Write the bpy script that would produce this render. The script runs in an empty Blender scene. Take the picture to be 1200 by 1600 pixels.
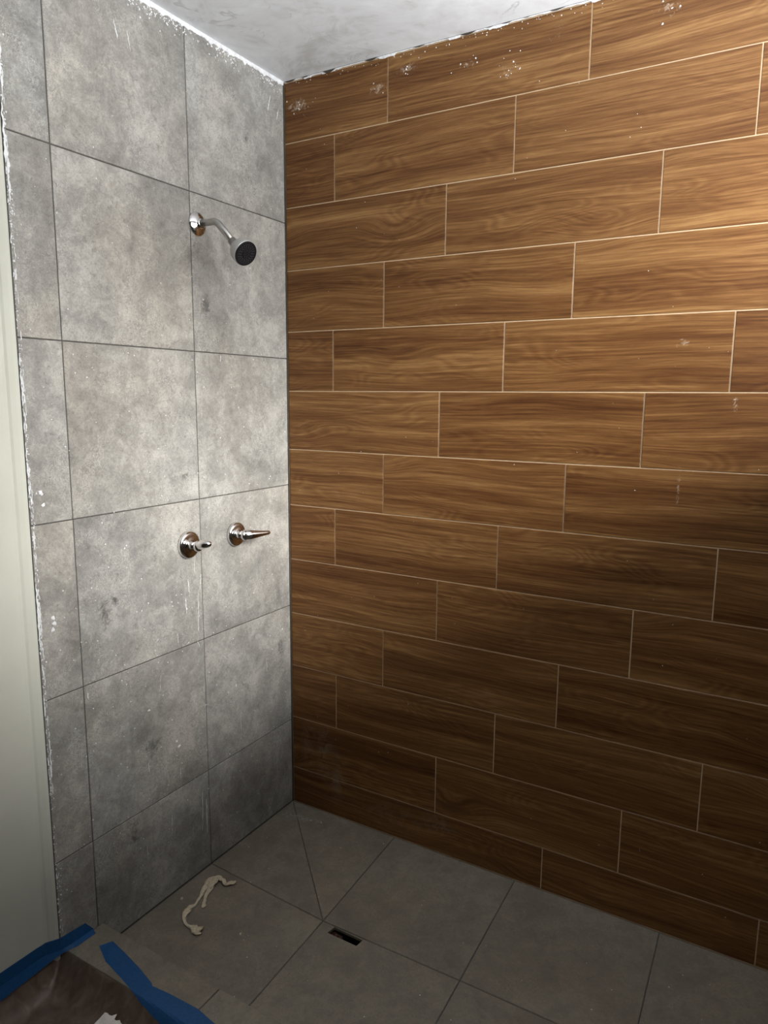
import bpy, bmesh, math, random
from mathutils import Vector, Matrix, noise
random.seed(7)
C = bpy.context.scene.collection
SC = bpy.context.scene

# ---------------------------------------------------------------- camera
cam_d = bpy.data.cameras.new('camera'); cam = bpy.data.objects.new('camera', cam_d); C.objects.link(cam)
cam_d.sensor_fit = 'HORIZONTAL'; cam_d.sensor_width = 36.0; cam_d.lens = 1117.68/1200*36.0
cam_d.clip_start = 0.02
Rr = Vector((0.862473, 0.506043, 0.007809)); Rd = Vector((0.086695, -0.132522, -0.987381)); Rf = Vector((-0.498622, 0.852267, -0.158168))
M = Matrix((Rr, -Rd, -Rf)).transposed().to_4x4(); M.translation = Vector((1.57888, -2.02241, 1.53451))
cam.matrix_world = M
SC.camera = cam

# ---------------------------------------------------------------- window and daylight
WX = 1.80                                    # inner face of the right wall
WY0, WY1, WZ0, WZ1 = -1.65, -0.05, 1.48, 2.30   # window opening
w = bpy.data.worlds.new('overcast_sky'); SC.world = w; w.use_nodes = True
nt = w.node_tree; nt.nodes.clear()
wo = nt.nodes.new('ShaderNodeOutputWorld'); bg = nt.nodes.new('ShaderNodeBackground')
tc = nt.nodes.new('ShaderNodeTexCoord'); sx = nt.nodes.new('ShaderNodeSeparateXYZ'); rp = nt.nodes.new('ShaderNodeValToRGB')
mr = nt.nodes.new('ShaderNodeMapRange'); mr.inputs[1].default_value = -1.0
nt.links.new(tc.outputs['Generated'], sx.inputs[0]); nt.links.new(sx.outputs['Z'], mr.inputs[0]); nt.links.new(mr.outputs[0], rp.inputs[0])
nt.links.new(rp.outputs[0], bg.inputs[0]); nt.links.new(bg.outputs[0], wo.inputs[0])
e = rp.color_ramp.elements
e[0].position = 0.0; e[0].color = (7.9, 8.2, 8.6, 1)
e[1].position = 1.0; e[1].color = (0.12, 0.135, 0.15, 1)
a = e.new(0.50); a.color = (1.9, 1.87, 1.8, 1)
a = e.new(0.62); a.color = (1.7, 1.69, 1.65, 1)
a = e.new(0.70); a.color = (.20, .21, .22, 1)
bg.inputs[1].default_value = 1.2
pl = bpy.data.lights.new('window_portal', 'AREA'); pl.shape = 'RECTANGLE'; pl.size = WY1-WY0; pl.size_y = WZ1-WZ0
pl.cycles.is_portal = True
po = bpy.data.objects.new('window_portal', pl); C.objects.link(po)
po.location = (WX+0.12, (WY0+WY1)/2, (WZ0+WZ1)/2); po.rotation_euler = (math.pi/2, 0, math.pi/2)
sl = bpy.data.lights.new('hazy_sun', 'SUN'); sl.energy = 2.0; sl.angle = math.radians(27); sl.color = (1.0, .985, .955)
so_ = bpy.data.objects.new('hazy_sun', sl); C.objects.link(so_); so_.location = (6, -1.5, 4)
so_.rotation_euler = Vector((-1.0, .34, -.41)).to_track_quat('-Z', 'Y').to_euler()
SC.view_settings.view_transform = 'Standard'; SC.view_settings.look = 'None'
SC.view_settings.gamma = 1.0; SC.view_settings.use_curve_mapping = False
SC.view_settings.exposure = 1.68

# ---------------------------------------------------------------- helpers
def tag(o, label=None, cat=None, group=None, kind=None):
    if label: o['label'] = label
    if cat: o['category'] = cat
    if group: o['group'] = group
    if kind: o['kind'] = kind
    return o
def link(name, me, parent=None, loc=(0, 0, 0)):
    o = bpy.data.objects.new(name, me); C.objects.link(o); o.location = loc
    if parent: o.parent = parent
    return o
def mesh(name, verts, faces, m, smooth=False):
    me = bpy.data.meshes.new(name); me.from_pydata([tuple(v) for v in verts], [], faces); me.update()
    bm = bmesh.new(); bm.from_mesh(me); bmesh.ops.recalc_face_normals(bm, faces=bm.faces); bm.to_mesh(me); bm.free()
    if m: me.materials.append(m)
    if smooth:
        for p in me.polygons: p.use_smooth = True
    return me
def empty(name, loc): return link(name, None, None, loc)
class MB:
    def __init__(s): s.v = []; s.f = []
    def add(s, vs, fs):
        n = len(s.v); s.v += [tuple(v) for v in vs]; s.f += [tuple(i+n for i in f) for f in fs]
    def box(s, a, b):
        x0, y0, z0 = a; x1, y1, z1 = b
        s.add([(x0,y0,z0),(x1,y0,z0),(x1,y1,z0),(x0,y1,z0),(x0,y0,z1),(x1,y0,z1),(x1,y1,z1),(x0,y1,z1)],
              [(0,3,2,1),(4,5,6,7),(0,1,5,4),(1,2,6,5),(2,3,7,6),(3,0,4,7)])
    def build(s, name, m, parent=None, smooth=False, loc=(0,0,0)):
        return link(name, mesh(name, s.v, s.f, m, smooth), parent, loc)
def frame_of(axis):
    axis = Vector(axis).normalized(); u = axis.cross(Vector((0, 0, 1)))
    if u.length < 1e-3: u = Vector((1, 0, 0))
    u.normalize(); return axis, u, axis.cross(u)
def lathe(mb, origin, axis, prof, n=40):
    ax, u, v = frame_of(axis); o = Vector(origin); vs = []
    for (d, r) in prof:
        for k in range(n):
            t = 2*math.pi*k/n; vs.append(o+ax*d+(u*math.cos(t)+v*math.sin(t))*r)
    fs = []
    for i in range(len(prof)-1):
        for k in range(n):
            fs.append((i*n+k, i*n+(k+1) % n, (i+1)*n+(k+1) % n, (i+1)*n+k))
    fs.append(tuple(range(n-1, -1, -1))); fs.append(tuple((len(prof)-1)*n+k for k in range(n)))
    mb.add(vs, fs)
def sweep(mb, pts, n=20, up=(0, 0, 1), sq=1.0):
    """pts: (position, radius_side, radius_up)"""
    vs = []; P = [Vector(p[0]) for p in pts]
    for i, p in enumerate(pts):
        t = (P[min(i+1, len(P)-1)]-P[max(i-1, 0)]).normalized()
        s = t.cross(Vector(up)); s.normalize(); q = s.cross(t)
        for k in range(n):
            a_ = 2*math.pi*k/n; ca, sa = math.cos(a_), math.sin(a_); vs.append(P[i]+s*math.copysign(abs(ca)**sq, ca)*p[1]+q*math.copysign(abs(sa)**sq, sa)*p[2])
    fs = [(i*n+k, i*n+(k+1) % n, (i+1)*n+(k+1) % n, (i+1)*n+k) for i in range(len(P)-1) for k in range(n)]
    fs.append(tuple(range(n-1, -1, -1))); fs.append(tuple((len(P)-1)*n+k for k in range(n)))
    mb.add(vs, fs)

# ---------------------------------------------------------------- materials
class NG:
    def __init__(s, name):
        s.m = bpy.data.materials.new(name); s.m.use_nodes = True; s.t = s.m.node_tree
        s.b = s.t.nodes['Principled BSDF']
    def n(s, typ, **kw):
        x = s.t.nodes.new(typ)
        for k, v in kw.items(): setattr(x, k, v)
        return x
    def l(s, a, b): s.t.links.new(a, b)
    def val(s, sock, v):
        if isinstance(v, bpy.types.NodeSocket): s.l(v, sock)
        else: sock.default_value = v
    def math(s, op, a, b=0.0, c=0.0, clamp=False):
        x = s.n('ShaderNodeMath', operation=op, use_clamp=clamp)
        s.val(x.inputs[0], a); s.val(x.inputs[1], b); s.val(x.inputs[2], c); return x.outputs[0]
    def vmath(s, op, a, b=(0, 0, 0)):
        x = s.n('ShaderNodeVectorMath', operation=op); s.val(x.inputs[0], a); s.val(x.inputs[1], b)
        return x.outputs['Value'] if op in ('LENGTH', 'DOT_PRODUCT', 'DISTANCE') else x.outputs[0]
    def noise(s, vec, scale=5, detail=4, rough=.55, dist=0.0):
        x = s.n('ShaderNodeTexNoise'); s.l(vec, x.inputs['Vector'])
        s.val(x.inputs['Scale'], scale); x.inputs['Detail'].default_value = detail
        x.inputs['Roughness'].default_value = rough; x.inputs['Distortion'].default_value = dist
        return x.outputs[0]
    def ramp(s, fac, stops, interp='LINEAR'):
        x = s.n('ShaderNodeValToRGB'); s.l(fac, x.inputs[0]); cr = x.color_ramp; cr.interpolation = interp
        while len(cr.elements) < len(stops): cr.elements.new(.5)
        for el, (p, c) in zip(cr.elements, stops):
            el.position = p
            if not isinstance(c, (tuple, list)): c = (c, c, c)
            el.color = (c[0], c[1], c[2], 1)
        return x.outputs[0]
    def mix(s, fac, a, b, mode='MIX'):
        x = s.n('ShaderNodeMix', data_type='RGBA', blend_type=mode); s.val(x.inputs[0], fac)
        for k, v in ((6, a), (7, b)):
            if isinstance(v, (tuple, list)) and len(v) == 3: v = (*v, 1)
            s.val(x.inputs[k], v)
        return x.outputs[2]
    def bump(s, h, strength=.3, dist=.002):
        x = s.n('ShaderNodeBump'); s.l(h, x.inputs['Height']); x.inputs['Strength'].default_value = strength
        x.inputs['Distance'].default_value = dist; s.l(x.outputs[0], s.b.inputs['Normal'])
    def map(s, vec, loc=(0, 0, 0), rot=(0, 0, 0), scale=(1, 1, 1)):
        x = s.n('ShaderNodeMapping'); s.l(vec, x.inputs[0]); x.inputs[1].default_value = loc
        x.inputs[2].default_value = rot; x.inputs[3].default_value = scale; return x.outputs[0]
    def pos(s): return s.n('ShaderNodeNewGeometry').outputs['Position']
    def objrand(s): return s.n('ShaderNodeObjectInfo').outputs['Random']
    def objco(s): return s.n('ShaderNodeTexCoord').outputs['Object']
    def set(s, col=None, rough=.5, metal=0, spec=.5):
        if col is not None:
            if isinstance(col, (tuple, list)): col = (*col[:3], 1)
            s.val(s.b.inputs['Base Color'], col)
        s.val(s.b.inputs['Roughness'], rough); s.b.inputs['Metallic'].default_value = metal
        s.b.inputs['Specular IOR Level'].default_value = spec
        return s.m

def blot(g, p, items, stretch=(1, 1, 1), edge=.35):
    """sum of soft irregular spots fixed on the surface: items (x, y, z, radius_xy, radius_z, strength)"""
    tot = None
    for (x, y, z, rh, rv, st) in items:
        d = g.vmath('SUBTRACT', p, (x, y, z)); d = g.vmath('MULTIPLY', d, (1/rh, 1/rh, 1/rv)); L = g.vmath('LENGTH', d)
        f = g.math('MULTIPLY', g.math('SUBTRACT', 1.0, L, clamp=True), st)
        tot = f if tot is None else g.math('MAXIMUM', tot, f)
    return tot

def grey_tile_material(name, base, mott, con, extra=()):
    g = NG(name); p = g.pos(); r = g.objrand()
    cb = g.n('ShaderNodeCombineXYZ'); g.val(cb.inputs[0], g.math('MULTIPLY', r, 37.0)); g.val(cb.inputs[1], g.math('MULTIPLY', r, 11.0)); g.val(cb.inputs[2], g.math('MULTIPLY', r, 23.0))
    q = g.vmath('ADD', p, cb.outputs[0])
    big = g.noise(q, 3.2, 3, .55, .4); mid = g.noise(q, 14, 6, .68, .5); fine = g.noise(q, 60, 6, .8, 1.2); grit = g.noise(q, 260, 2, .7)
    t = g.math('ADD', g.math('MULTIPLY', big, .40), g.math('MULTIPLY', mid, .60))
    t = g.math('ADD', t, g.math('MULTIPLY', g.math('SUBTRACT', fine, .5), .42))
    L = lambda k: tuple(c*k for c in base)
    lo, hi = (1-.40*con, 1+.62*con)
    c = g.ramp(t, [(.34, L(lo)), (.43, L(1-.18*con)), (.50, L(1.0)), (.56, L(1+.22*con)), (.66, L(hi))])
    # crusted pale flecks gathered in clouds, small dark pits, as printed on the tile
    cloud = g.ramp(g.noise(g.map(q, loc=(9, 2, 6)), 6.5, 4, .6, .8), [(.46, 0.0), (.60, 1.0)])
    fl = g.noise(g.map(q, scale=(1, 1, .8)), 120, 4, .78, 1.6)
    c = g.mix(g.math('MULTIPLY', g.ramp(fl, [(.50, 0.0), (.60, 1.0)]), g.math('MULTIPLY', cloud, mott)), c, L(1.75))
    pit = g.noise(g.map(q, loc=(1, 7, 3)), 46, 5, .72, 1.4)
    c = g.mix(g.math('MULTIPLY', g.ramp(pit, [(.34, 1.0), (.42, 0.0)]), .62*con), c, L(.52))
    # thin worn curls
    cu = g.math('ABSOLUTE', g.math('SUBTRACT', g.noise(g.map(q, loc=(4, 4, 8)), 62, 3, .6, 2.4), .5))
    c = g.mix(g.math('MULTIPLY', g.ramp(cu, [(.0, .75), (.03, 0.0)]), con*.8), c, L(.60))
    cu2 = g.math('ABSOLUTE', g.math('SUBTRACT', g.noise(g.map(q, loc=(14, 3, 2)), 48, 4, .65, 2.6), .5))
    c = g.mix(g.math('MULTIPLY', g.ramp(cu2, [(.0, .8), (.022, 0.0)]), g.math('MULTIPLY', cloud, con)), c, L(2.1))
    c = g.mix(g.math('MULTIPLY', g.math('SUBTRACT', grit, .5), 1.1*con, clamp=True), c, L(1.6))
    warm = g.noise(g.map(q, loc=(3, 5, 1)), 2.1, 2)
    c = g.mix(g.ramp(warm, [(.44, 0.0), (.70, .5)]), c, g.mix(1.0, c, (1.06, .98, .90), 'MULTIPLY'))
    if extra:
        m_ = g.math('MULTIPLY', blot(g, p, extra), 1.1)
        m_ = g.math('SUBTRACT', g.math('ADD', m_, g.math('MULTIPLY', pit, 3.2)), 2.0, clamp=True)
        c = g.mix(g.math('MULTIPLY', m_, 1.7, clamp=True), c, L(.40))
    g.bump(g.math('ADD', g.math('ADD', fine, g.math('MULTIPLY', fl, .5)), g.math('MULTIPLY', mid, .5)), .6, .0016)
    return g.set(c, g.ramp(fine, [(.3, .62), (.7, .42)]), 0, .45)
GT_EXTRA = [(0, -.388, 1.80, .03, .055, 1), (0, -.80, .955, .030, .055, 1), (0, -.77, .985, .03, .03, .8), (0, -.66, .51, .05, .05, .9), (0, -.74, .27, .03, .075, .8),
            (0, -.19, 2.33, .02, .04, .8), (0, -.06, .62, .03, .08, .7), (0, -.50, 1.30, .06, .03, .7)]
M_GREY = grey_tile_material('grey_stone_tile', (.300, .293, .273), .55, 1.0, GT_EXTRA)
M_FLOOR = grey_tile_material('grey_floor_tile', (.198, .176, .142), .15, .50)

def wood_material():
    g = NG('wood_look_tile'); o = g.objco(); r = g.objrand(); p = g.pos()
    cb = g.n('ShaderNodeCombineXYZ'); g.val(cb.inputs[0], g.math('MULTIPLY', r, 31.7)); g.val(cb.inputs[1], g.math('MULTIPLY', r, 53.0)); g.val(cb.inputs[2], g.math('MULTIPLY', r, 17.3))
    q = g.vmath('ADD', o, cb.outputs[0])
    # flow of the grain: the height coordinate is bent by a slow noise
    warp = g.noise(g.map(q, scale=(1.3, 1, 4.5)), 1.6, 1, .4)
    s = g.n('ShaderNodeSeparateXYZ'); g.l(q, s.inputs[0])
    z2 = g.math('ADD', s.outputs[2], g.math('MULTIPLY', g.math('SUBTRACT', warp, .5), .055))
    c2 = g.n('ShaderNodeCombineXYZ'); g.l(s.outputs[0], c2.inputs[0]); g.l(s.outputs[1], c2.inputs[1]); g.l(z2, c2.inputs[2])
    v = c2.outputs[0]
    vo = g.n('ShaderNodeTexVoronoi'); g.l(g.map(q, scale=(1.7, 1, 4.6)), vo.inputs['Vector']); vo.inputs['Scale'].default_value = 1.0
    bend = g.math('MULTIPLY', g.ramp(vo.outputs['Distance'], [(.0, 1.0), (.34, 0.0)], 'EASE'), .05)
    z3 = g.math('ADD', z2, bend); c3 = g.n('ShaderNodeCombineXYZ'); g.l(s.outputs[0], c3.inputs[0]); g.l(s.outputs[1], c3.inputs[1]); g.l(z3, c3.inputs[2]); v = c3.outputs[0]
    bands = g.noise(g.map(v, scale=(.9, 1, 19)), 1.0, 4, .6)
    streak = g.noise(g.map(v, scale=(4.2, 1, 170)), 1.0, 5, .68)
    pore = g.noise(g.map(v, scale=(26, 1, 700)), 1.0, 2, .6)
    rw = g.n('ShaderNodeTexNoise'); g.l(g.map(q, scale=(2.0, 1, 7.0)), rw.inputs['Vector']); rw.inputs['Scale'].default_value = 1.0; rw.inputs['Detail'].default_value = 2
    ring = g.math('SINE', g.math('MULTIPLY', rw.outputs[0], 150.0))
    figure = g.math('MULTIPLY', g.ramp(g.noise(g.map(q, scale=(2.2, 1, 7)), 1.3, 1), [(.47, 0.0), (.62, 1.0)]), g.math('MULTIPLY', ring, .5))
    t = g.math('ADD', g.math('MULTIPLY', bands, .48), g.math('MULTIPLY', streak, .52))
    t = g.math('ADD', t, g.math('MULTIPLY', figure, .055))
    t = g.math('ADD', t, g.math('MULTIPLY', g.math('SUBTRACT', r, .5), .055))
    c = g.ramp(t, [(.34, (.066, .022, .0058)), (.42, (.110, .044, .0128)), (.50, (.160, .072, .0225)), (.57, (.222, .110, .038)), (.68, (.33, .182, .070))])
    c = g.mix(g.ramp(pore, [(.30, .55), (.46, 0.0)]), c, g.mix(1.0, c, (.62, .52, .45), 'MULTIPLY'))
    # knots
    swirl = g.math('SINE', g.math('MULTIPLY', g.math('ADD', vo.outputs['Distance'], g.math('MULTIPLY', streak, .10)), 130.0))
    near = g.ramp(vo.outputs['Distance'], [(.08, 1.0), (.30, 0.0)])
    c = g.mix(g.math('MULTIPLY', g.math('MULTIPLY', swirl, near), .30, clamp=True), c, (.09, .036, .012))
    kd = g.math('ADD', vo.outputs['Distance'], g.math('MULTIPLY', g.math('SUBTRACT', streak, .5), .12))
    c = g.mix(g.ramp(kd, [(.05, .8), (.13, 0.0)]), c, (.10, .042, .015))
    # dry plaster haze and scuffs left on the tile faces
    n2 = g.noise(p, 75, 5, .75, .9)
    sp = blot(g, p, [(.06, 0, 2.47, .07, .045, 1), (.36, 0, 2.465, .05, .03, 1), (.46, 0, 2.50, .07, .03, .9), (.66, 0, 2.47, .04, .03, .8), (.78, 0, 2.43, .06, .04, .7),
                     (.92, 0, 2.5, .04, .05, .6), (1.20, 0, 2.49, .07, .04, .7), (1.29, 0, 1.68, .025, .02, .9), (1.42, 0, 1.52, .012, .04, 1), (1.30, 0, 1.30, .010, .10, .8)])
    m_ = g.math('SUBTRACT', g.math('ADD', g.math('MULTIPLY', sp, .55), g.math('MULTIPLY', n2, 1.7)), 1.20, clamp=True)
    c = g.mix(g.math('MULTIPLY', m_, 2.2, clamp=True), c, (.60, .50, .40))
    sp2 = blot(g, p, [(.15, 0, .22, .05, .16, 1), (.20, 0, .16, .05, .12, 1), (.08, 0, .25, .05, .14, .7), (.62, 0, .10, .09, .05, .9), (.45, 0, .08, .20, .06, .5)])
    m2 = g.math('MULTIPLY', g.math('MULTIPLY', sp2, g.ramp(g.noise(p, 22, 4, .7, 1.2), [(.45, 0), (.6, 1)])), .35)
    c = g.mix(m2, c, (.36, .30, .24))
    g.bump(streak, .12, .0006)
    return g.set(c, g.ramp(streak, [(.3, .52), (.7, .40)]), 0, .26)
M_WOOD = wood_material()

def simple(name, col, rough, metal=0, spec=.5, nscale=None, namp=.1, bump=None):
    g = NG(name); c = col
    if nscale:
        n = g.noise(g.pos(), nscale, 5, .6)
        c = g.ramp(n, [(.3, tuple(x*(1-namp) for x in col)), (.7, tuple(x*(1+namp) for x in col))])
        if bump: g.bump(n, bump[0], bump[1])
    return g.set(c, rough, metal, spec)
M_GROUT_D = simple('dark_grout', (.085, .080, .072), .9, nscale=60, namp=.25)
M_GROUT_L = simple('sand_grout', (.60, .44, .28), .85, nscale=50, namp=.12)
M_WALLP = simple('cream_wall_paint', (.60, .60, .52), .6, nscale=5, namp=.035, bump=(.1, .002))
M_WALLB = simple('dark_bounce_cut_wall', (.10, .09, .075), .7, nscale=5, namp=.05)  # out-of-view walls, coloured dark to cut bounced light in the room
M_PLASTER = simple('white_plaster', (.78, .79, .80), .85, nscale=90, namp=.16, bump=(.5, .002))
M_CHROME = simple('chrome', (.74, .72, .71), .12, 1)
M_BRUSH = simple('satin_metal', (.50, .49, .47), .34, 1, nscale=120, namp=.08)
M_BLACK = simple('black_rubber', (.007, .007, .009), .5, 0, .3)
M_TAPE = simple('blue_masking_tape', (.004, .070, .215), .62, nscale=220, namp=.18, bump=(.4, .0006))
M_CLOTH = simple('cream_cloth', (.62, .54, .40), .9, nscale=160, namp=.22, bump=(.6, .001))
M_PAPER = simple('white_paper', (.72, .68, .64), .8, nscale=90, namp=.1)
M_PIT = simple('drain_mortar', (.10, .042, .03), .95, nscale=80, namp=.6, bump=(.8, .003))
M_MORTAR = simple('loose_mortar', (.26, .24, .21), .95, nscale=130, namp=.4, bump=(.8, .002))
M_CUT = simple('dark_joint_and_gap_shade', (.060, .048, .036), .9, nscale=60, namp=.25)
def ceiling_material():
    g = NG('skim_coat_plaster'); p = g.pos()
    n = g.noise(p, 2.6, 4, .6, 1.1); n2 = g.noise(g.map(p, loc=(4, 2, 0)), 6.0, 5, .65, 1.8)
    c = g.ramp(g.math('ADD', g.math('MULTIPLY', n, .6), g.math('MULTIPLY', n2, .4)), [(.38, (.56, .56, .55)), (.46, (.70, .71, .725)), (.60, (.80, .82, .84))])
    cr = g.math('ABSOLUTE', g.math('SUBTRACT', g.noise(p, 2.2, 5, .6, .8), .5))
    c = g.mix(g.math('MULTIPLY', g.ramp(cr, [(.0, .55), (.008, 0.0)]), g.ramp(n2, [(.52, 0), (.6, 1)])), c, (.36, .36, .36))
    g.bump(n2, .25, .004); return g.set(c, .75, 0, .3)
M_CEIL = ceiling_material()
def film_material():
    g = NG('brown_protective_film'); p = g.pos()
    n = g.noise(g.map(p, scale=(14, 14, 2.5)), 2.0, 3, .6, .6); n2 = g.noise(p, 16, 3)
    c = g.ramp(n, [(.3, (.075, .048, .032)), (.5, (.120, .082, .060)), (.7, (.185, .138, .110))])
    c = g.mix(g.ramp(n2, [(.5, 0.0), (.7, .5)]), c, (.15, .11, .09))
    g.bump(n, .3, .004); return g.set(c, .42, 0, .5)
M_FILM = film_material()

# ---------------------------------------------------------------- room shell
CZ = 2.553; YB = -3.3; XR = WX
def struct(o, label, cat): return tag(o, label, cat, kind='structure')
T_W = .008; GD = .0022     # tile thickness, joint depth
b = MB(); b.box((-.16, 0+GD, -.12), (XR+.2, .15, CZ+.12)); wall_back = b.build('wall_back', M_GROUT_L)
struct(wall_back, 'wall of wood-look tiles laid in offset rows, right of the grey wall', 'wall')
# left wall: tiled shower end, then cream plaster stretch set slightly back
b = MB(); b.box((-.16, -.9985, -.12), (-GD, GD, CZ+.12)); wall_left = b.build('wall_left', M_GROUT_D)
struct(wall_left, 'grey stone-look tiled wall carrying the shower head and both taps', 'wall')
b = MB(); prof = [(-.0012, -.9985), (-.0035, -1.007), (-.0085, -1.0185), (-.0125, -1.0235), (-.0145, -1.030), (-.0145, YB)]
vs = []; 
for (x, y) in prof: vs += [(x, y, -.12), (x, y, CZ+.02)]
vs += [(-.16, YB, -.12), (-.16, YB, CZ+.02), (-.16, -.9985, -.12), (-.16, -.9985, CZ+.02)]
n = len(vs)//2
fs = [(2*i, 2*i+2, 2*i+3, 2*i+1) if i < n-1 else (2*i, 0, 1, 2*i+1) for i in range(n)]
fs += [tuple(2*i for i in range(n)), tuple(2*i+1 for i in range(n))[::-1]]
b.add(vs, fs); wp = b.build('wall_left', M_WALLP)
struct(wp, 'plain cream painted wall stretch left of the grey tiles', 'wall')
# right wall with window opening
b = MB()
b.box((XR, YB, -.12), (XR+.16, WY0, CZ+.1)); b.box((XR, WY1, -.12), (XR+.16, .002, CZ+.1))
b.box((XR, WY0, -.12), (XR+.16, WY1, WZ0)); b.box((XR, WY0, WZ1), (XR+.16, WY1, CZ+.1))
struct(b.build('wall_right', M_WALLB), 'unseen wall holding the shower window, darkened to cut bounced light', 'wall')
b = MB(); b.box((-.16, YB-.15, -.12), (XR+.16, YB, CZ+.1)); struct(b.build('wall_front', M_WALLB), 'unseen wall behind the viewer, darkened to cut bounced light', 'wall')
b = MB(); b.box((-.16, YB-.15, CZ), (XR+.16, .15, CZ+.15)); ceiling = b.build('ceiling', M_CEIL)
struct(ceiling, 'white skim-coated plaster ceiling with grey trowel clouds', 'ceiling')
# window frame
b = MB(); f = .035
for (y0, y1, z0, z1) in ((WY0, WY1, WZ0, WZ0+f), (WY0, WY1, WZ1-f, WZ1), (WY0, WY0+f, WZ0+f, WZ1-f), (WY1-f, WY1, WZ0+f, WZ1-f)):
    b.box((XR+.09, y0, z0), (XR+.12, y1, z1))
win = b.build('window_1', simple('white_aluminium', (.7, .7, .7), .4)); struct(win, 'small open window frame high in the right wall', 'window')

# ---------------------------------------------------------------- tiles
def slab_local(w_, h_, mat, axis):
    """bevelled tile of width w_ and height h_, centred, front face at 0. axis 'y': front towards -y; 'x': front towards +x; 'z': front up"""
    be = .0011; W2, H2 = w_/2, h_/2; vs = []
    for (d, k) in ((T_W, 0), (be, 0), (0, be)):
        for (sx_, sz_) in ((-1, -1), (1, -1), (1, 1), (-1, 1)):
            a_, c_ = sx_*(W2-k), sz_*(H2-k)
            vs.append({'y': (a_, d, c_), 'x': (-d, a_, c_), 'z': (a_, c_, -d)}[axis])
    fs = [(0, 1, 2, 3)]
    for L_ in (0, 4): fs += [(L_+i, L_+(i+1) % 4, L_+4+(i+1) % 4, L_+4+i) for i in range(4)]
    fs.append((11, 10, 9, 8)); return mesh('tile', vs, fs, mat)
cache = {}
def tile(parent, axis, u0, u1, v0, v1, mat, j):
    w_, h_ = u1-u0-j, v1-v0-j; key = (axis, round(w_, 4), round(h_, 4), mat.name)
    if key not in cache: cache[key] = slab_local(w_, h_, mat, axis)
    cu, cv = (u0+u1)/2, (v0+v1)/2; dv = random.uniform(-.00035, .00035)
    loc = {'y': (cu, dv, cv), 'x': (dv, cu, cv), 'z': (cu, cv, dv)}[axis]
    return link('tile', cache[key], parent, loc)
# wood-look wall: measured row seams and upright joints
SEAM = [CZ-.004, 2.3627, 2.1593, 1.9566, 1.7543, 1.5535, 1.3507, 1.1524, .9535, .7510, .5495, .3455, .1430, .0015]
JO = {0: [.397, 1.008], 1: [.201, .808, 1.415], 2: [.601, 1.208], 3: [.389, .993, 1.60], 4: [.194, .798, 1.404], 5: [.592, 1.200], 6: [.392, .997, 1.60],
      7: [.199, .798, 1.408], 8: [.596, 1.206], 9: [.395, 1.003, 1.61], 10: [.201, .808, 1.414], 11: [.604, 1.210], 12: [.98, 1.585]}
for rrow in range(13):
    xs = [.004]+JO[rrow]+[XR+.0015]
    if rrow in (0,): xs = xs[:-1]+[1.612, XR+.0015]
    for i in range(len(xs)-1):
        tile(wall_back, 'y', xs[i], xs[i+1], SEAM[rrow+1], SEAM[rrow], M_WOOD, .0034)
# grey wall
GS = [CZ-.002, 2.113, 1.6645, 1.2235, .7775, .3325, .002]
GY = [-.0015, -.440, -.8805, -.9965]
for i in range(6):
    for k in range(3):
        tile(wall_left, 'x', GY[k+1], GY[k], GS[i+1], GS[i], M_GREY, .0030)

# ---------------------------------------------------------------- floor
def poly_slab(poly, z0, z1, shrink=0., hole=None, be=.0012):
    c = [Vector((p_[0], p_[1])) for p_ in poly]; n = len(c)
    area = sum(c[i].x*c[(i+1) % n].y-c[(i+1) % n].x*c[i].y for i in range(n))
    if area < 0: c.reverse()
    def inset(c, d):
        out = []
        for i in range(n):
            a0, a1, a2 = c[i-1], c[i], c[(i+1) % n]
            e1, e2 = (a1-a0).normalized(), (a2-a1).normalized(); n1 = Vector((-e1.y, e1.x)); n2 = Vector((-e2.y, e2.x))
            k = (n1+n2); out.append(a1+k*(d/max(.15, 1+n1.dot(n2))))
        return out
    mb = MB(); o1 = inset(c, shrink); o2 = inset(c, shrink+be)
    vs = [(p_.x, p_.y, z0) for p_ in o1]+[(p_.x, p_.y, z1-be) for p_ in o1]+[(p_.x, p_.y, z1) for p_ in o2]
    fs = [(L_*n+i, L_*n+(i+1) % n, (L_+1)*n+(i+1) % n, (L_+1)*n+i) for L_ in (0, 1) for i in range(n)]
    if not hole: fs += [tuple(range(n))[::-1], tuple(range(2*n, 3*n))]
    else:
        h = [Vector(q) for q in hole]; m0 = len(vs)
        # rotate the hole so that its corners match the outer ones
        best = min(range(4), key=lambda s_: sum((h[(i+s_) % 4]-c[i]).length for i in range(4))); h = [h[(i+best) % 4] for i in range(4)]
        vs += [(p_.x, p_.y, z0) for p_ in h]+[(p_.x, p_.y, z1) for p_ in h]
        for i in range(4):
            j = (i+1) % 4; fs += [(2*n+i, 2*n+j, m0+4+j, m0+4+i), (m0+i, m0+4+i, m0+4+j, m0+j), (i, m0+i, m0+j, j)]
    mb.add(vs, fs); return mb
HOLE = [(.508, -.4985), (.608, -.4985), (.612, -.4700), (.514, -.4700)]
HO2 = [(.500, -.506), (.620, -.506), (.620, -.4625), (.500, -.4625)]
mb = poly_slab([(-.16, YB-.15), (XR+.16, YB-.15), (XR+.16, .15), (-.16, .15)], -.16, -GD, 0, HO2)
floor = mb.build('floor', M_GROUT_D); struct(floor, 'shower floor of large grey tiles with cut drain slot', 'floor')
A = [(0, -.440), (.470, -.466), (.910, -.459), (1.350, -.455), (XR, -.452)]
Tt = [(0, 0), (.450, 0), (.895, 0), (1.338, 0), (XR, 0)]
Bb = [(0, -.866), (.484, -.866), (.922, -.866), (1.362, -.866), (XR, -.866)]
def ftile(poly, hole=None): return poly_slab(poly, -T_W, 0, .0015, hole).build('tile', M_FLOOR, floor)
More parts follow.
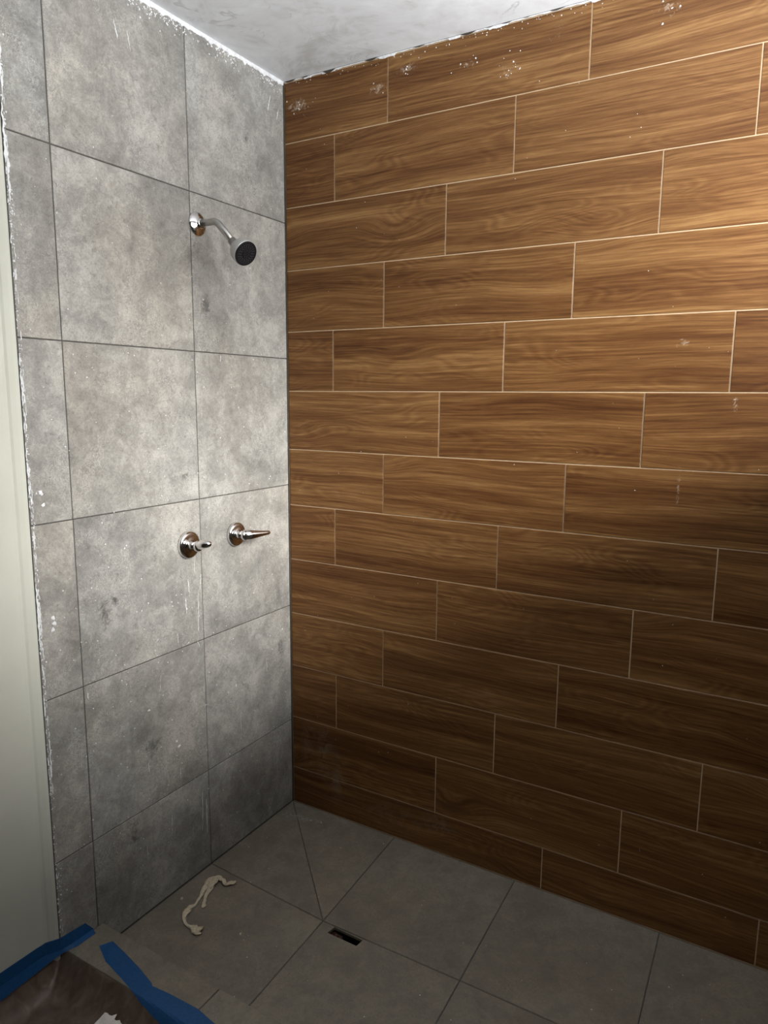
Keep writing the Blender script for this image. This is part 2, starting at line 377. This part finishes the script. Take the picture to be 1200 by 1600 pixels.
ftile([Tt[0], Tt[1], A[1]]); ftile([Tt[0], A[1], A[0]])
for i in (1, 2, 3): ftile([Tt[i], Tt[i+1], A[i+1], A[i]])
ftile([A[0], A[1], Bb[1], Bb[0]]); ftile([A[1], A[2], Bb[2], Bb[1]], HOLE)
for i in (2, 3): ftile([A[i], A[i+1], Bb[i+1], Bb[i]])
# mortar crumbs raised along the crack near the corner
mb = MB()
def lump(mb, c, r, h, seed, n=9, axis='z'):
    rnd = random.Random(seed); vs = []; ph = rnd.uniform(0, 6.3); asp = rnd.uniform(.55, 1.0)
    for (k, hh) in ((1, 0), (.72, .8), (.3, 1)):
        for i in range(n):
            t = 2*math.pi*i/n; rr = r*k*rnd.uniform(.6, 1.25)
            u, v = rr*math.cos(t), rr*asp*math.sin(t); u, v = u*math.cos(ph)-v*math.sin(ph), u*math.sin(ph)+v*math.cos(ph)
            vs.append((c[0]+u, c[1]+v, c[2]+h*hh) if axis == 'z' else ((c[0]+h*hh, c[1]+u, c[2]+v) if axis == 'x' else (c[0]+u, c[1]-h*hh, c[2]+v)))
    fs = [(L_*n+i, L_*n+(i+1) % n, (L_+1)*n+(i+1) % n, (L_+1)*n+i) for L_ in (0, 1) for i in range(n)]+[tuple(range(2*n, 3*n)), tuple(range(n))[::-1]]
    mb.add(vs, fs)
for k in range(80):
    t = random.random(); x = .02+t*.16+random.gauss(0, .004); y = -.088+.026*t+random.gauss(0, .0055)
    lump(mb, (x, min(y, -.004), 0), random.uniform(.002, .008), random.uniform(.001, .005), 500+k)
for k in range(46):     # crumbs at the wall foot
    x = abs(random.gauss(0, .45)); lump(mb, (min(x, 1.6), -random.uniform(.003, .010), 0), random.uniform(.001, .004), random.uniform(.001, .003), 700+k)
for k in range(30):
    lump(mb, (random.uniform(.003, .009), -random.uniform(.02, .8), 0), random.uniform(.001, .0045), random.uniform(.001, .003), 800+k)
o = mb.build('mortar_crumb', M_MORTAR, floor); tag(o, kind='stuff')
mb = MB()
for k in range(60):
    lump(mb, (random.uniform(.03, 1.5), -random.uniform(.05, .84), 0), random.uniform(.0006, .0022), .0007, 900+k, 7)
o = mb.build('plaster_speck', M_PLASTER, floor); tag(o, kind='stuff')

# drain slot
dr = empty('floor_drain', (.56, -.485, -.008)); tag(dr, 'small dark rectangular drain slot cut through a floor tile', 'drain')
mb = MB(); x0, x1, y0, y1 = -.060, .060, -.021, .0225
for q in (((x0, y0, -.110), (x1, y1, -.106)), ((x0, y0, -.106), (x0+.003, y1, 0)), ((x1-.003, y0, -.106), (x1, y1, 0)), ((x0, y0, -.106), (x1, y0+.003, 0)), ((x0, y1-.003, -.106), (x1, y1, 0))): mb.box(*q)
mb.build('channel', M_BLACK, dr)
mb = MB(); random.seed(5)
for k in range(12): lump(mb, (random.uniform(-.048, -.026), random.uniform(-.012, .012), -.016), random.uniform(.004, .008), random.uniform(.004, .012), 40+k)
lump(mb, (.046, -.008, -.016), .006, .007, 60)
tag(mb.build('mortar_lump', M_PIT, dr), kind='stuff')
mb = MB(); mb.box((-.056, -.018, -.04), (-.020, .0195, -.014)); mb.build('pipe_lip', M_PIT, dr)

# ---------------------------------------------------------------- curb
CH = .078
curb = empty('shower_curb', (0, 0, 0)); tag(curb, 'low grey tiled curb between the shower floor and the brown sheet', 'curb')
b = MB(); b.box((-GD+.0022, -.980, -.0022), (XR, -.872, CH-GD)); b.build('core', M_CUT, curb)
for (xa, xb) in ((.001, .441), (.441, .885), (.885, 1.33), (1.33, XR-.001)):
    poly_slab([(xa, -.985), (xb, -.985), (xb, -.867), (xa, -.867)], CH-T_W, CH, .0013, be=.0016).build('tile', M_FLOOR, curb)
    b = MB(); b.box((xa+.0013, -.871, .0004), (xb-.0013, -.8672, CH-T_W-.001)); b.build('tile', M_FLOOR, curb)
    b = MB(); b.box((xa+.0013, -.9848, .0004), (xb-.0013, -.9805, CH-T_W-.001)); b.build('tile', M_FLOOR, curb)

# ---------------------------------------------------------------- plaster residue on the walls (real flakes)
def jag_strip(mb, pts0, pts1, off):
    """ribbon between two polylines lifted by off"""
    n = len(pts0); vs = []
    for a_, c_ in zip(pts0, pts1): vs += [Vector(a_), Vector(c_), Vector(a_)+Vector(off), Vector(c_)+Vector(off)*.5]
    fs = []
    for i in range(n-1):
        k = 4*i; fs += [(k+2, k+3, k+7, k+6), (k+1, k+5, k+7, k+3), (k, k+2, k+6, k+4)]
    mb.add(vs, fs)
random.seed(11)
mb = MB(); P0, P1 = [], []
N = 330
for i in range(N):
    y = -.0015-.9965*i/(N-1)*1.0; d = .008+.008*abs(noise.noise((y*22, 0, 3)))+.010*max(0, noise.noise((y*55, 2, 1)))+random.uniform(0, .003)
    P0.append((.0002, y, CZ)); P1.append((.0002, y, CZ-d))
jag_strip(mb, P0, P1, (.004, 0, 0))
for k in range(420):
    y = -random.random()*.99; dz = .012+abs(random.gauss(0, .014))
    if noise.noise((y*9, 5, 2)) < -.1 and random.random() < .7: continue
    lump(mb, (.0003, y, CZ-dz), random.uniform(.0009, .0034), .0009, 2000+k, 7, 'x')
for (k0, lay) in ((0, .0), (1, 31.7), (2, 67.1)):
    N2 = 1500; run = []
    for i in range(N2+1):
        z = .09+(CZ-.11)*i/N2; a_ = noise.noise((z*5.5, lay, 1))+.55*noise.noise((z*38, lay, 2))+.35*noise.noise((z*120, lay, 3))-.05
        if i < N2 and a_ > 0:
            y0 = -.9962+.0035*k0+.0025*noise.noise((z*60, lay, 8)); run.append((y0, y0+.0012+.012*min(1, a_)*(1-.25*k0)*random.uniform(.6, 1.1), z))
        else:
            if len(run) > 1: jag_strip(mb, [(.0002, q[0], q[2]) for q in run], [(.0002, q[1], q[2]) for q in run], (.0013, 0, 0))
            run = []
for k in range(620):      # broken white edge of the left-most tiles
    z = random.uniform(.10, CZ-.02); w_ = .5+.5*noise.noise((z*6, 1, 9))+.35*noise.noise((z*25, 4, 2))
    if random.random() > max(.05, min(1, w_*1.25-.05)): continue
    y = -.9955+abs(random.gauss(0, .0045 + .008*max(0, w_-.5)))
    lump(mb, (.0003, y, z), random.uniform(.0007, .0028), .0011, 4000+k, 7, 'x')
for k in range(650):      # specks thrown over the tiles, denser low down
    y = -random.uniform(.01, .98); z = random.betavariate(1.3, 2.2)*2.3+.1
    lump(mb, (.0003, y, z), random.choice((.0008, .001, .0014, .0022)), .0006, 6000+k, 7, 'x')
def streak(mb, y, z, L_, w_, seed, lean=0.):
    r_ = random.Random(seed); P0, P1 = [], []; n_ = 12; w_ *= .75
    for i in range(n_+1):
        t = i/n_; ww = w_*(.25+r_.random())*math.sin(math.pi*min(.97, max(.05, t)))**.5
        yc = y+lean*t+r_.gauss(0, .0006); P0.append((.0003, yc-ww/2, z-L_*t)); P1.append((.0003, yc+ww/2, z-L_*t))
    jag_strip(mb, P0, P1, (.0009, 0, 0))
for (y, z, L_, w_, ln) in ((-.445, .99, .05, .003, -.006), (-.47, 1.04, .05, .0025, -.004), (-.50, .985, .045, .0055, .004), (-.512, .93, .05, .006, .002), (-.46, .945, .10, .003, -.002), (-.463, .86, .05, .004, 0),
        (-.55, .83, .04, .003, .002), (-.47, .78, .02, .003, .01), (-.18, .93, .05, .002, .03), (-.12, .925, .04, .002, .03), (-.62, .72, .05, .0022, -.008), (-.87, .757, .02, .004, .002),
        (-.47, .28, .14, .004, -.004), (-.455, .24, .12, .006, .0), (-.60, .26, .06, .002, -.004), (-.70, .22, .05, .002, 0), (-.56, .40, .04, .003, 0),
        (-.07, 2.49, .05, .005, -.014), (-.03, 2.46, .03, .004, -.008), (-.64, 2.45, .05, .004, .01), (-.68, 2.46, .04, .006, .01), (-.14, .62, .05, .003, .0), (-.28, .46, .06, .002, .0),
        (-.33, 1.66, .02, .003, -.003), (-.61, 1.80, .03, .0025, -.006), (-.42, 1.50, .03, .002, 0), (-.68, .47, .03, .003, .0), (-.36, .70, .02, .002, .02), (-.30, .58, .01, .010, .0)):
    streak(mb, y, z, L_, w_, int(y*-1000), ln)
for (y, z, r_) in ((-.955, .985, .008), (-.958, .955, .007), (-.952, .97, .006), (-.67, .63, .005), (-.965, 1.30, .008), (-.96, 1.27, .006), (-.34, .345, .004), (-.05, .70, .004), (-.56, .47, .006), (-.57, .49, .004)):
    lump(mb, (.0003, y, z), r_, .0012, int(z*1000), 10, 'x')
o = mb.build('plaster_residue', M_PLASTER, wall_left); tag(o, kind='stuff')
# ragged plaster line where the ceiling meets the wood-look tiles
mb = MB(); P0, P1 = [], []
for i in range(500):
    x = .003+i*(XR-.004)/499; d = .0015+.0035*abs(noise.noise((x*30, 1, 3)))+(.004 if noise.noise((x*14, 9, 0)) > .12 else 0)+random.uniform(0, .0012)
    P0.append((x, -.0004, CZ)); P1.append((x, -.0004, CZ-d))
jag_strip(mb, P0, P1, (0, -.003, 0))
for k in range(120):
    x = random.uniform(.02, 1.75); lump(mb, (x, -.0004, CZ-.006-abs(random.gauss(0, .008))), random.uniform(.0008, .002), .0006, 8000+k, 7, 'y')
for k in range(70):
    lump(mb, (random.uniform(.02, 1.6), -.0004, random.uniform(.1, 2.4)), random.choice((.0007, .001, .0015)), .0006, 8200+k, 7, 'y')
for k in range(46):
    cx, cz = random.choice(((.05, 2.475), (.09, 2.47), (.10, 2.45), (.36, 2.465), (.47, 2.5), (.65, 2.475), (.78, 2.43), (.80, 2.47), (1.21, 2.49), (1.24, 2.49)))
    lump(mb, (cx+random.gauss(0, .018), -.0004, cz+random.gauss(0, .012)), random.uniform(.0008, .0030), .0006, 8400+k, 7, 'y')
o = mb.build('plaster_residue', M_PLASTER, wall_back); tag(o, kind='stuff')
# dark ragged strip painting the shade of the gap above the wood-look row
mb = MB()
P0, P1 = [], []
for i in range(500):
    x = .003+i*(XR-.004)/499; g_ = max(0, noise.noise((x*19, 4, 7))-.02)*.016
    P0.append((x, -.0036, CZ)); P1.append((x, -.0036, CZ-.0008-g_))
jag_strip(mb, P0, P1, (0, -.0004, 0)); mb.build('gap_shade_strip', M_CUT, wall_back)
# corner silicone/grout bead between both walls
mb = MB(); mb.box((0.0002, -.0040, 0), (.0040, .0020, CZ)); mb.build('corner_joint', M_CUT, wall_back)

# ---------------------------------------------------------------- shower head
HY, HZ = -.413, 2.028
sh = empty('shower_head', (0, HY, HZ)); tag(sh, 'chrome shower head with black face on a bent arm from the grey wall', 'shower head')
mb = MB(); lathe(mb, (.0004, 0, 0), (1, 0, 0), [(0, .0340), (.0015, .0345), (.0035, .0335), (.007, .029), (.0105, .022), (.0125, .0155), (.0145, .0135), (.018, .0130)], 56)
mb.build('wall_flange', M_CHROME, sh, True)
pts = [((.010, 0, 0), .0098, .0098), ((.05, 0, 0), .0098, .0098)]
for k in range(9):
    a_ = k/8*math.radians(46); R_ = .030; pts.append(((.062+R_*math.sin(a_), 0, -R_*(1-math.cos(a_))), .0098, .0098))
ex, ez = pts[-1][0][0], pts[-1][0][2]; dx, dz = math.cos(math.radians(46)), -math.sin(math.radians(46))
pts.append(((ex+dx*.078, 0, ez+dz*.078), .0098, .0098))
mb = MB(); sweep(mb, pts, 24, up=(0, 1, 0)); mb.build('arm', M_BRUSH, sh, True)
nx, nz = ex+dx*.068, ez+dz*.068
mb = MB(); lathe(mb, (nx, 0, nz), (dx, -.10, dz), [(0, .0102), (.001, .0122), (.016, .0124), (.0175, .0140), (.027, .0145), (.028, .0125), (.030, .011)], 32)
mb.build('swivel_nut', M_BRUSH, sh, True)
hd = Vector((.85, -.14, -.50)).normalized(); ho = Vector((nx, 0, nz))+Vector((dx, -.10, dz)).normalized()*.025
mb = MB(); lathe(mb, ho, hd, [(0, .0120), (.004, .0160), (.008, .0225), (.014, .0290), (.022, .0328), (.034, .0350), (.044, .0360), (.047, .0358), (.0485, .0345)], 48)
body = mb.build('head_body', simple('satin_grey_shell', (.50, .50, .49), .34, .55), sh, True)
mb = MB(); lathe(mb, ho+hd*.0455, hd, [(0, .0346), (.0045, .0348), (.0065, .0335), (.0065, .029), (.0055, .0285), (.0052, .013), (.0068, .012), (.0068, .004)], 48)
face = mb.build('face_plate', M_BLACK, sh)
mb = MB(); ax, u, v = frame_of(hd)
for (rr, cnt) in ((.0325-.001, 0), (.026, 22), (.0215, 18), (.017, 14), (.0085, 7)):
    for k in range(cnt):
        t = 2*math.pi*k/cnt+rr*40; c_ = ho+hd*(.0455+.005)+u*rr*math.cos(t)+v*rr*math.sin(t)
        lathe(mb, c_, hd, [(0, .0012), (.0022, .0009)], 6)
o = mb.build('nozzle', simple('dark_grey_rubber', (.06, .06, .065), .5), face); o.parent = face; tag(o, kind='stuff')

# ---------------------------------------------------------------- taps
def tap(y, z, R_, label, lever_pts, hub_len=.036, sq=1.0):
    t = empty('tap', (0, y, z)); tag(t, label, 'tap', 'chrome shower taps on the grey wall')
    mb = MB(); lathe(mb, (.0004, 0, 0), (1, 0, 0), [(0, R_+.0004), (.009, R_), (.0105, R_-.0004), (.0125, R_-.0022), (.0140, R_-.0048), (.0150, R_*.78), (.0158, R_*.64), (.0162, R_*.52), (.0185, .0165)], 56)
    mb.build('wall_flange', M_CHROME, t, True)
    mb = MB(); lathe(mb, (.016, 0, 0), (1, 0, 0), [(0, .0145), (.003, .0150), (.006, .0128), (.014, .0125), (.018, .0150), (hub_len-.006, .0170), (hub_len-.001, .0140), (hub_len, .009)], 40)
    mb.build('hub', M_CHROME, t, True)
    mb = MB(); sweep(mb, lever_pts, 32, up=(0, 0, 1), sq=sq); mb.build('lever', M_CHROME, t, True)
    return t
tap(-.496, 1.0915, .0412, 'chrome tap nearer the white wall, blunt lever pointing out toward the viewer',
    [((.030, 0, .001), .004, .004), ((.031, 0, .001), .0120, .0115), ((.040, 0, .002), .0140, .0128), ((.050, .001, .004), .0155, .0138), ((.060, .002, .006), .0162, .0140), ((.066, .003, .0075), .0155, .0136), ((.073, .005, .0085), .0138, .0124), ((.078, .007, .009), .0118, .0108), ((.083, .009, .0095), .0092, .0086), ((.0865, .010, .0095), .0058, .0055), ((.088, .011, .0095), .001, .001)])
tap(-.287, 1.0905, .0392, 'chrome tap nearer the wood-look wall, slim tapered lever pointing sideways',
    [((.030, -.008, .000), .004, .004), ((.031, -.006, 0), .014, .014), ((.040, .003, 0), .0182, .0180), ((.049, .016, 0), .0180, .0175), ((.056, .028, 0), .0150, .0148), ((.062, .042, 0), .0120, .0122), ((.067, .056, 0), .0104, .0100), ((.071, .067, 0), .0092, .0086), ((.0745, .078, 0), .0082, .0074), ((.076, .083, 0), .0058, .0052), ((.0766, .0855, 0), .0010, .001)])

# ---------------------------------------------------------------- brown sheet over the floor outside
def lin(a_, b_, n_): return [a_+(b_-a_)*i/n_ for i in range(n_+1)]
ds = [0]+[.0012*1.13**k for k in range(1, 42)]; ds += [ds[-1]+.022*k for k in range(1, 60)]; ds = [d for d in ds if d < 1.25]
X0, Y0 = -.0125, -.9856
gx = [X0+d for d in ds]; gy = [Y0-d for d in ds]
def filmz(x, y):
    dx_, dy_ = x-X0, Y0-y
    a_ = .0735*math.exp(-(dy_/.040)**1.3); c_ = .070*math.exp(-(dx_/.026)**1.3)
    z_ = max(a_, c_)+.25*min(a_, c_)*0
    k = .010; h = max(0, k-abs(a_-c_))/k; z_ += h*h*k*.25
    wr = .5*noise.noise((x*22, y*22, 0))+.5*noise.noise((x*55, y*55, 4)); m_ = min(1, min(dx_, dy_)/.015)
    return z_+.004*wr*m_+.0035
vs = [(x, y, filmz(x, y)+0) for y in gy for x in gx]
nxg = len(gx); fs = [(j*nxg+i, j*nxg+i+1, (j+1)*nxg+i+1, (j+1)*nxg+i) for j in range(len(gy)-1) for i in range(nxg-1)]
me = mesh('protective_sheet', vs, fs, M_FILM, True)
# face upward
film = link('protective_sheet', me); tag(film, 'dark brown protective sheet covering the floor outside the curb', 'protective sheet')
so = film.modifiers.new('thick', 'SOLIDIFY'); so.thickness = .0006; so.offset = 0

# ---------------------------------------------------------------- blue tape
def ribbon(name, left, right, nrm, label, th=.0005, sub=10, wob=.0010, seed=0):
    vs = []; n_ = len(left); L_, R_ = [], []
    for i in range(n_-1):
        for k in range(sub):
            t = k/sub; L_.append(Vector(left[i]).lerp(Vector(left[i+1]), t)); R_.append(Vector(right[i]).lerp(Vector(right[i+1]), t))
    L_.append(Vector(left[-1])); R_.append(Vector(right[-1])); nn = Vector(nrm).normalized(); cols = 6
    for i in range(len(L_)):
        for c_ in range(cols+1):
            q = L_[i].lerp(R_[i], c_/cols); q = q+nn*(abs(noise.noise((q.x*60, q.y*60, q.z*60+seed)))*wob+.0004); vs.append(q)
    m_ = cols+1; fs = [(i*m_+c_, i*m_+c_+1, (i+1)*m_+c_+1, (i+1)*m_+c_) for i in range(len(L_)-1) for c_ in range(cols)]
    o = link(name, mesh(name, vs, fs, M_TAPE)); so = o.modifiers.new('thick', 'SOLIDIFY'); so.thickness = th; so.offset = 0
    if label: tag(o, label, 'tape')
    return o
# strip along the wall foot, its front end lying over the curb
wt = empty('masking_tape', (0, -1.05, .1)); tag(wt, 'long blue masking tape strip along the foot of the cream wall, onto the curb end', 'tape')
wl = (0, -1.05, .1)
def rel(pts): return [tuple(a_-c_ for a_, c_ in zip(p_, wl)) for p_ in pts]
o = ribbon('upper_band', rel([(-.0125, -1.75, .132), (-.0125, -1.16, .131), (-.0125, -1.058, .128), (-.0125, -1.03, .126), (.0008, -.999, .122), (.0008, -.964, .118), (.0008, -.921, .113)]),
           rel([(-.0115, -1.75, .092), (-.0115, -1.16, .092), (-.0115, -1.058, .091), (-.0100, -1.03, .088), (.0020, -.999, .084), (.0022, -.964, .0805), (.0022, -.897, .0795)]), (1, 0, .1), None); o.parent = wt
o = ribbon('lower_band', rel([(-.0100, -1.75, .098), (-.0100, -1.16, .097), (-.0100, -1.058, .096), (-.0085, -1.03, .092), (.0030, -.999, .088), (.0030, -.964, .0835), (.0030, -.900, .0815)]),
           rel([(-.002, -1.75, .066), (-.002, -1.16, .066), (-.002, -1.058, .070), (-.001, -1.03, .073), (.006, -.999, .0785), (.018, -.960, .0788), (.020, -.905, .0788)]), (1, 0, .5), None, seed=5); o.parent = wt
def curb_tape(inner, outer, label, seed):
    sub = 12; A_, B_ = [], []
    for P_, Q_ in ((inner, A_), (outer, B_)):
        for i in range(len(P_)-1):
            for k in range(sub): Q_.append(Vector(P_[i]).lerp(Vector(P_[i+1]), k/sub))
        Q_.append(Vector(P_[-1]))
    cols = 12; vs = []
    for a_, b_ in zip(A_, B_):
        for c_ in range(cols+1):
            q = a_.lerp(b_, c_/cols); wob = abs(noise.noise((q.x*45, q.y*45, seed)))*.0012
            if q.y > -.9862: vs.append((q.x, q.y, CH+.0007+wob))
            else: vs.append((q.x, q.y, min(CH+.0007, filmz(q.x, q.y)+.0016)+wob))
    m_ = cols+1; n_ = len(A_); fs = [(i*m_+c_, i*m_+c_+1, (i+1)*m_+c_+1, (i+1)*m_+c_) for i in range(n_-1) for c_ in range(cols)]
    o = link('masking_tape', mesh('masking_tape', vs, fs, M_TAPE)); so = o.modifiers.new('thick', 'SOLIDIFY'); so.thickness = .0004; so.offset = 0
    return tag(o, label, 'tape')
curb_tape([(.084, -.900), (.150, -.912), (.220, -.927), (.283, -.944), (.303, -.957)], [(.068, -.930), (.125, -.956), (.211, -.974), (.270, -.988), (.303, -.994)],
          'short blue masking tape strip askew on the curb top, nearer the wall corner', 2)
curb_tape([(.290, -.950), (.350, -.944), (.440, -.941), (.502, -.951), (.70, -.955), (1.2, -.955)], [(.286, -.992), (.350, -1.000), (.430, -1.008), (.502, -1.010), (.70, -1.01), (1.2, -1.01)],
          'blue masking tape strip with a bent edge, further along the curb top', 3)

# ---------------------------------------------------------------- twisted cloth strip and scraps
cs = empty('cloth_strip', (.10, -.56, 0)); tag(cs, 'twisted strand of cream cloth lying on the grey floor', 'cloth')
def strand(pts, name, seed):
    P = [Vector((x-.10, y+.56, z)) for (x, y, z, r) in pts]; Rr_ = [11*p_[3]**1.5 for p_ in pts]; out = []
    for i in range(len(P)-1):
        p0, p1, p2, p3 = P[max(0, i-1)], P[i], P[i+1], P[min(len(P)-1, i+2)]
        for k in range(8):
            t = k/8; q = .5*((2*p1)+(p2-p0)*t+(2*p0-5*p1+4*p2-p3)*t*t+(3*p1-p0-3*p2+p3)*t**3)
            out.append((q, Rr_[i]*(1-t)+Rr_[i+1]*t))
    out.append((P[-1], Rr_[-1])); n_ = 14; vs = []
    for i, (q, r_) in enumerate(out):
        t = (out[min(i+1, len(out)-1)][0]-out[max(i-1, 0)][0]).normalized(); s_ = t.cross(Vector((0, 0, 1))).normalized(); up_ = s_.cross(t)
        for k in range(n_):
            a_ = 2*math.pi*k/n_; rr = r_*(1+.35*math.sin(3*a_+i*.55+seed)+.25*noise.noise((i*.35, k*.8, seed)))
            w2 = q+s_*math.cos(a_)*rr*1.3+up_*math.sin(a_)*rr*.62; w2.z = max(.0006, w2.z); vs.append(w2)
    fs = [(i*n_+k, i*n_+(k+1) % n_, (i+1)*n_+(k+1) % n_, (i+1)*n_+k) for i in range(len(out)-1) for k in range(n_)]+[tuple(range(n_-1, -1, -1)), tuple((len(out)-1)*n_+k for k in range(n_))]
    return link(name, mesh(name, vs, fs, M_CLOTH, True), cs)
strand([(.137, -.474, .007, .004), (.128, -.486, .006, .0065), (.118, -.500, .008, .0050), (.100, -.492, .009, .0055), (.082, -.492, .011, .0070), (.070, -.503, .009, .0085), (.064, -.522, .006, .0085), (.076, -.553, .005, .0065), (.088, -.583, .004, .0042), (.099, -.612, .004, .0040),
        (.097, -.632, .005, .0070), (.101, -.652, .005, .0075), (.118, -.678, .004, .0045), (.140, -.688, .004, .0038), (.164, -.688, .005, .0065), (.180, -.690, .007, .0105), (.189, -.697, .006, .0090), (.193, -.703, .004, .005)], 'strand', 1)
strand([(.075, -.492, .012, .005), (.079, -.505, .013, .0075), (.082, -.522, .010, .0085), (.091, -.548, .006, .0060), (.105, -.578, .004, .0042), (.116, -.592, .004, .0050), (.126, -.606, .004, .0062), (.130, -.612, .003, .003)], 'strand', 4)
mb = MB(); lump(mb, (0, 0, 0), .0075, .005, 77, 9); o = mb.build('plaster_chip', M_CLOTH, None, loc=(.043, -.615, .0002)); tag(o, 'tiny cream crumb between the cloth strand and the grey wall', 'chip')
mb = MB(); lump(mb, (0, 0, 0), .0055, .002, 78, 9); o = mb.build('plaster_chip', M_CLOTH, None, loc=(.296, -.631, .0002)); tag(o, 'tiny pale crumb alone on the floor before the drain slot', 'chip')
# torn white scrap on the brown sheet
vs = []; n_ = 12; random.seed(3)
for i in range(n_+1):
    for k in range(4):
        x = i/n_*.085; jag = (.006*random.random()+(.010 if i == 4 else 0)) if k == 3 else 0
        vs.append((x-.0425, -.020+k*.011+jag, .0015+.006*k/3+.004*noise.noise((i*.5, k*.7, 1))+(.0015)))
fs = [(i*4+k, i*4+k+1, (i+1)*4+k+1, (i+1)*4+k) for i in range(n_) for k in range(3)]
o = link('paper_scrap', mesh('paper_scrap', vs, fs, M_PAPER), None, (.262, -1.050, .030)); tag(o, 'torn white paper scrap on the brown protective sheet', 'paper')
so = o.modifiers.new('thick', 'SOLIDIFY'); so.thickness = .0006
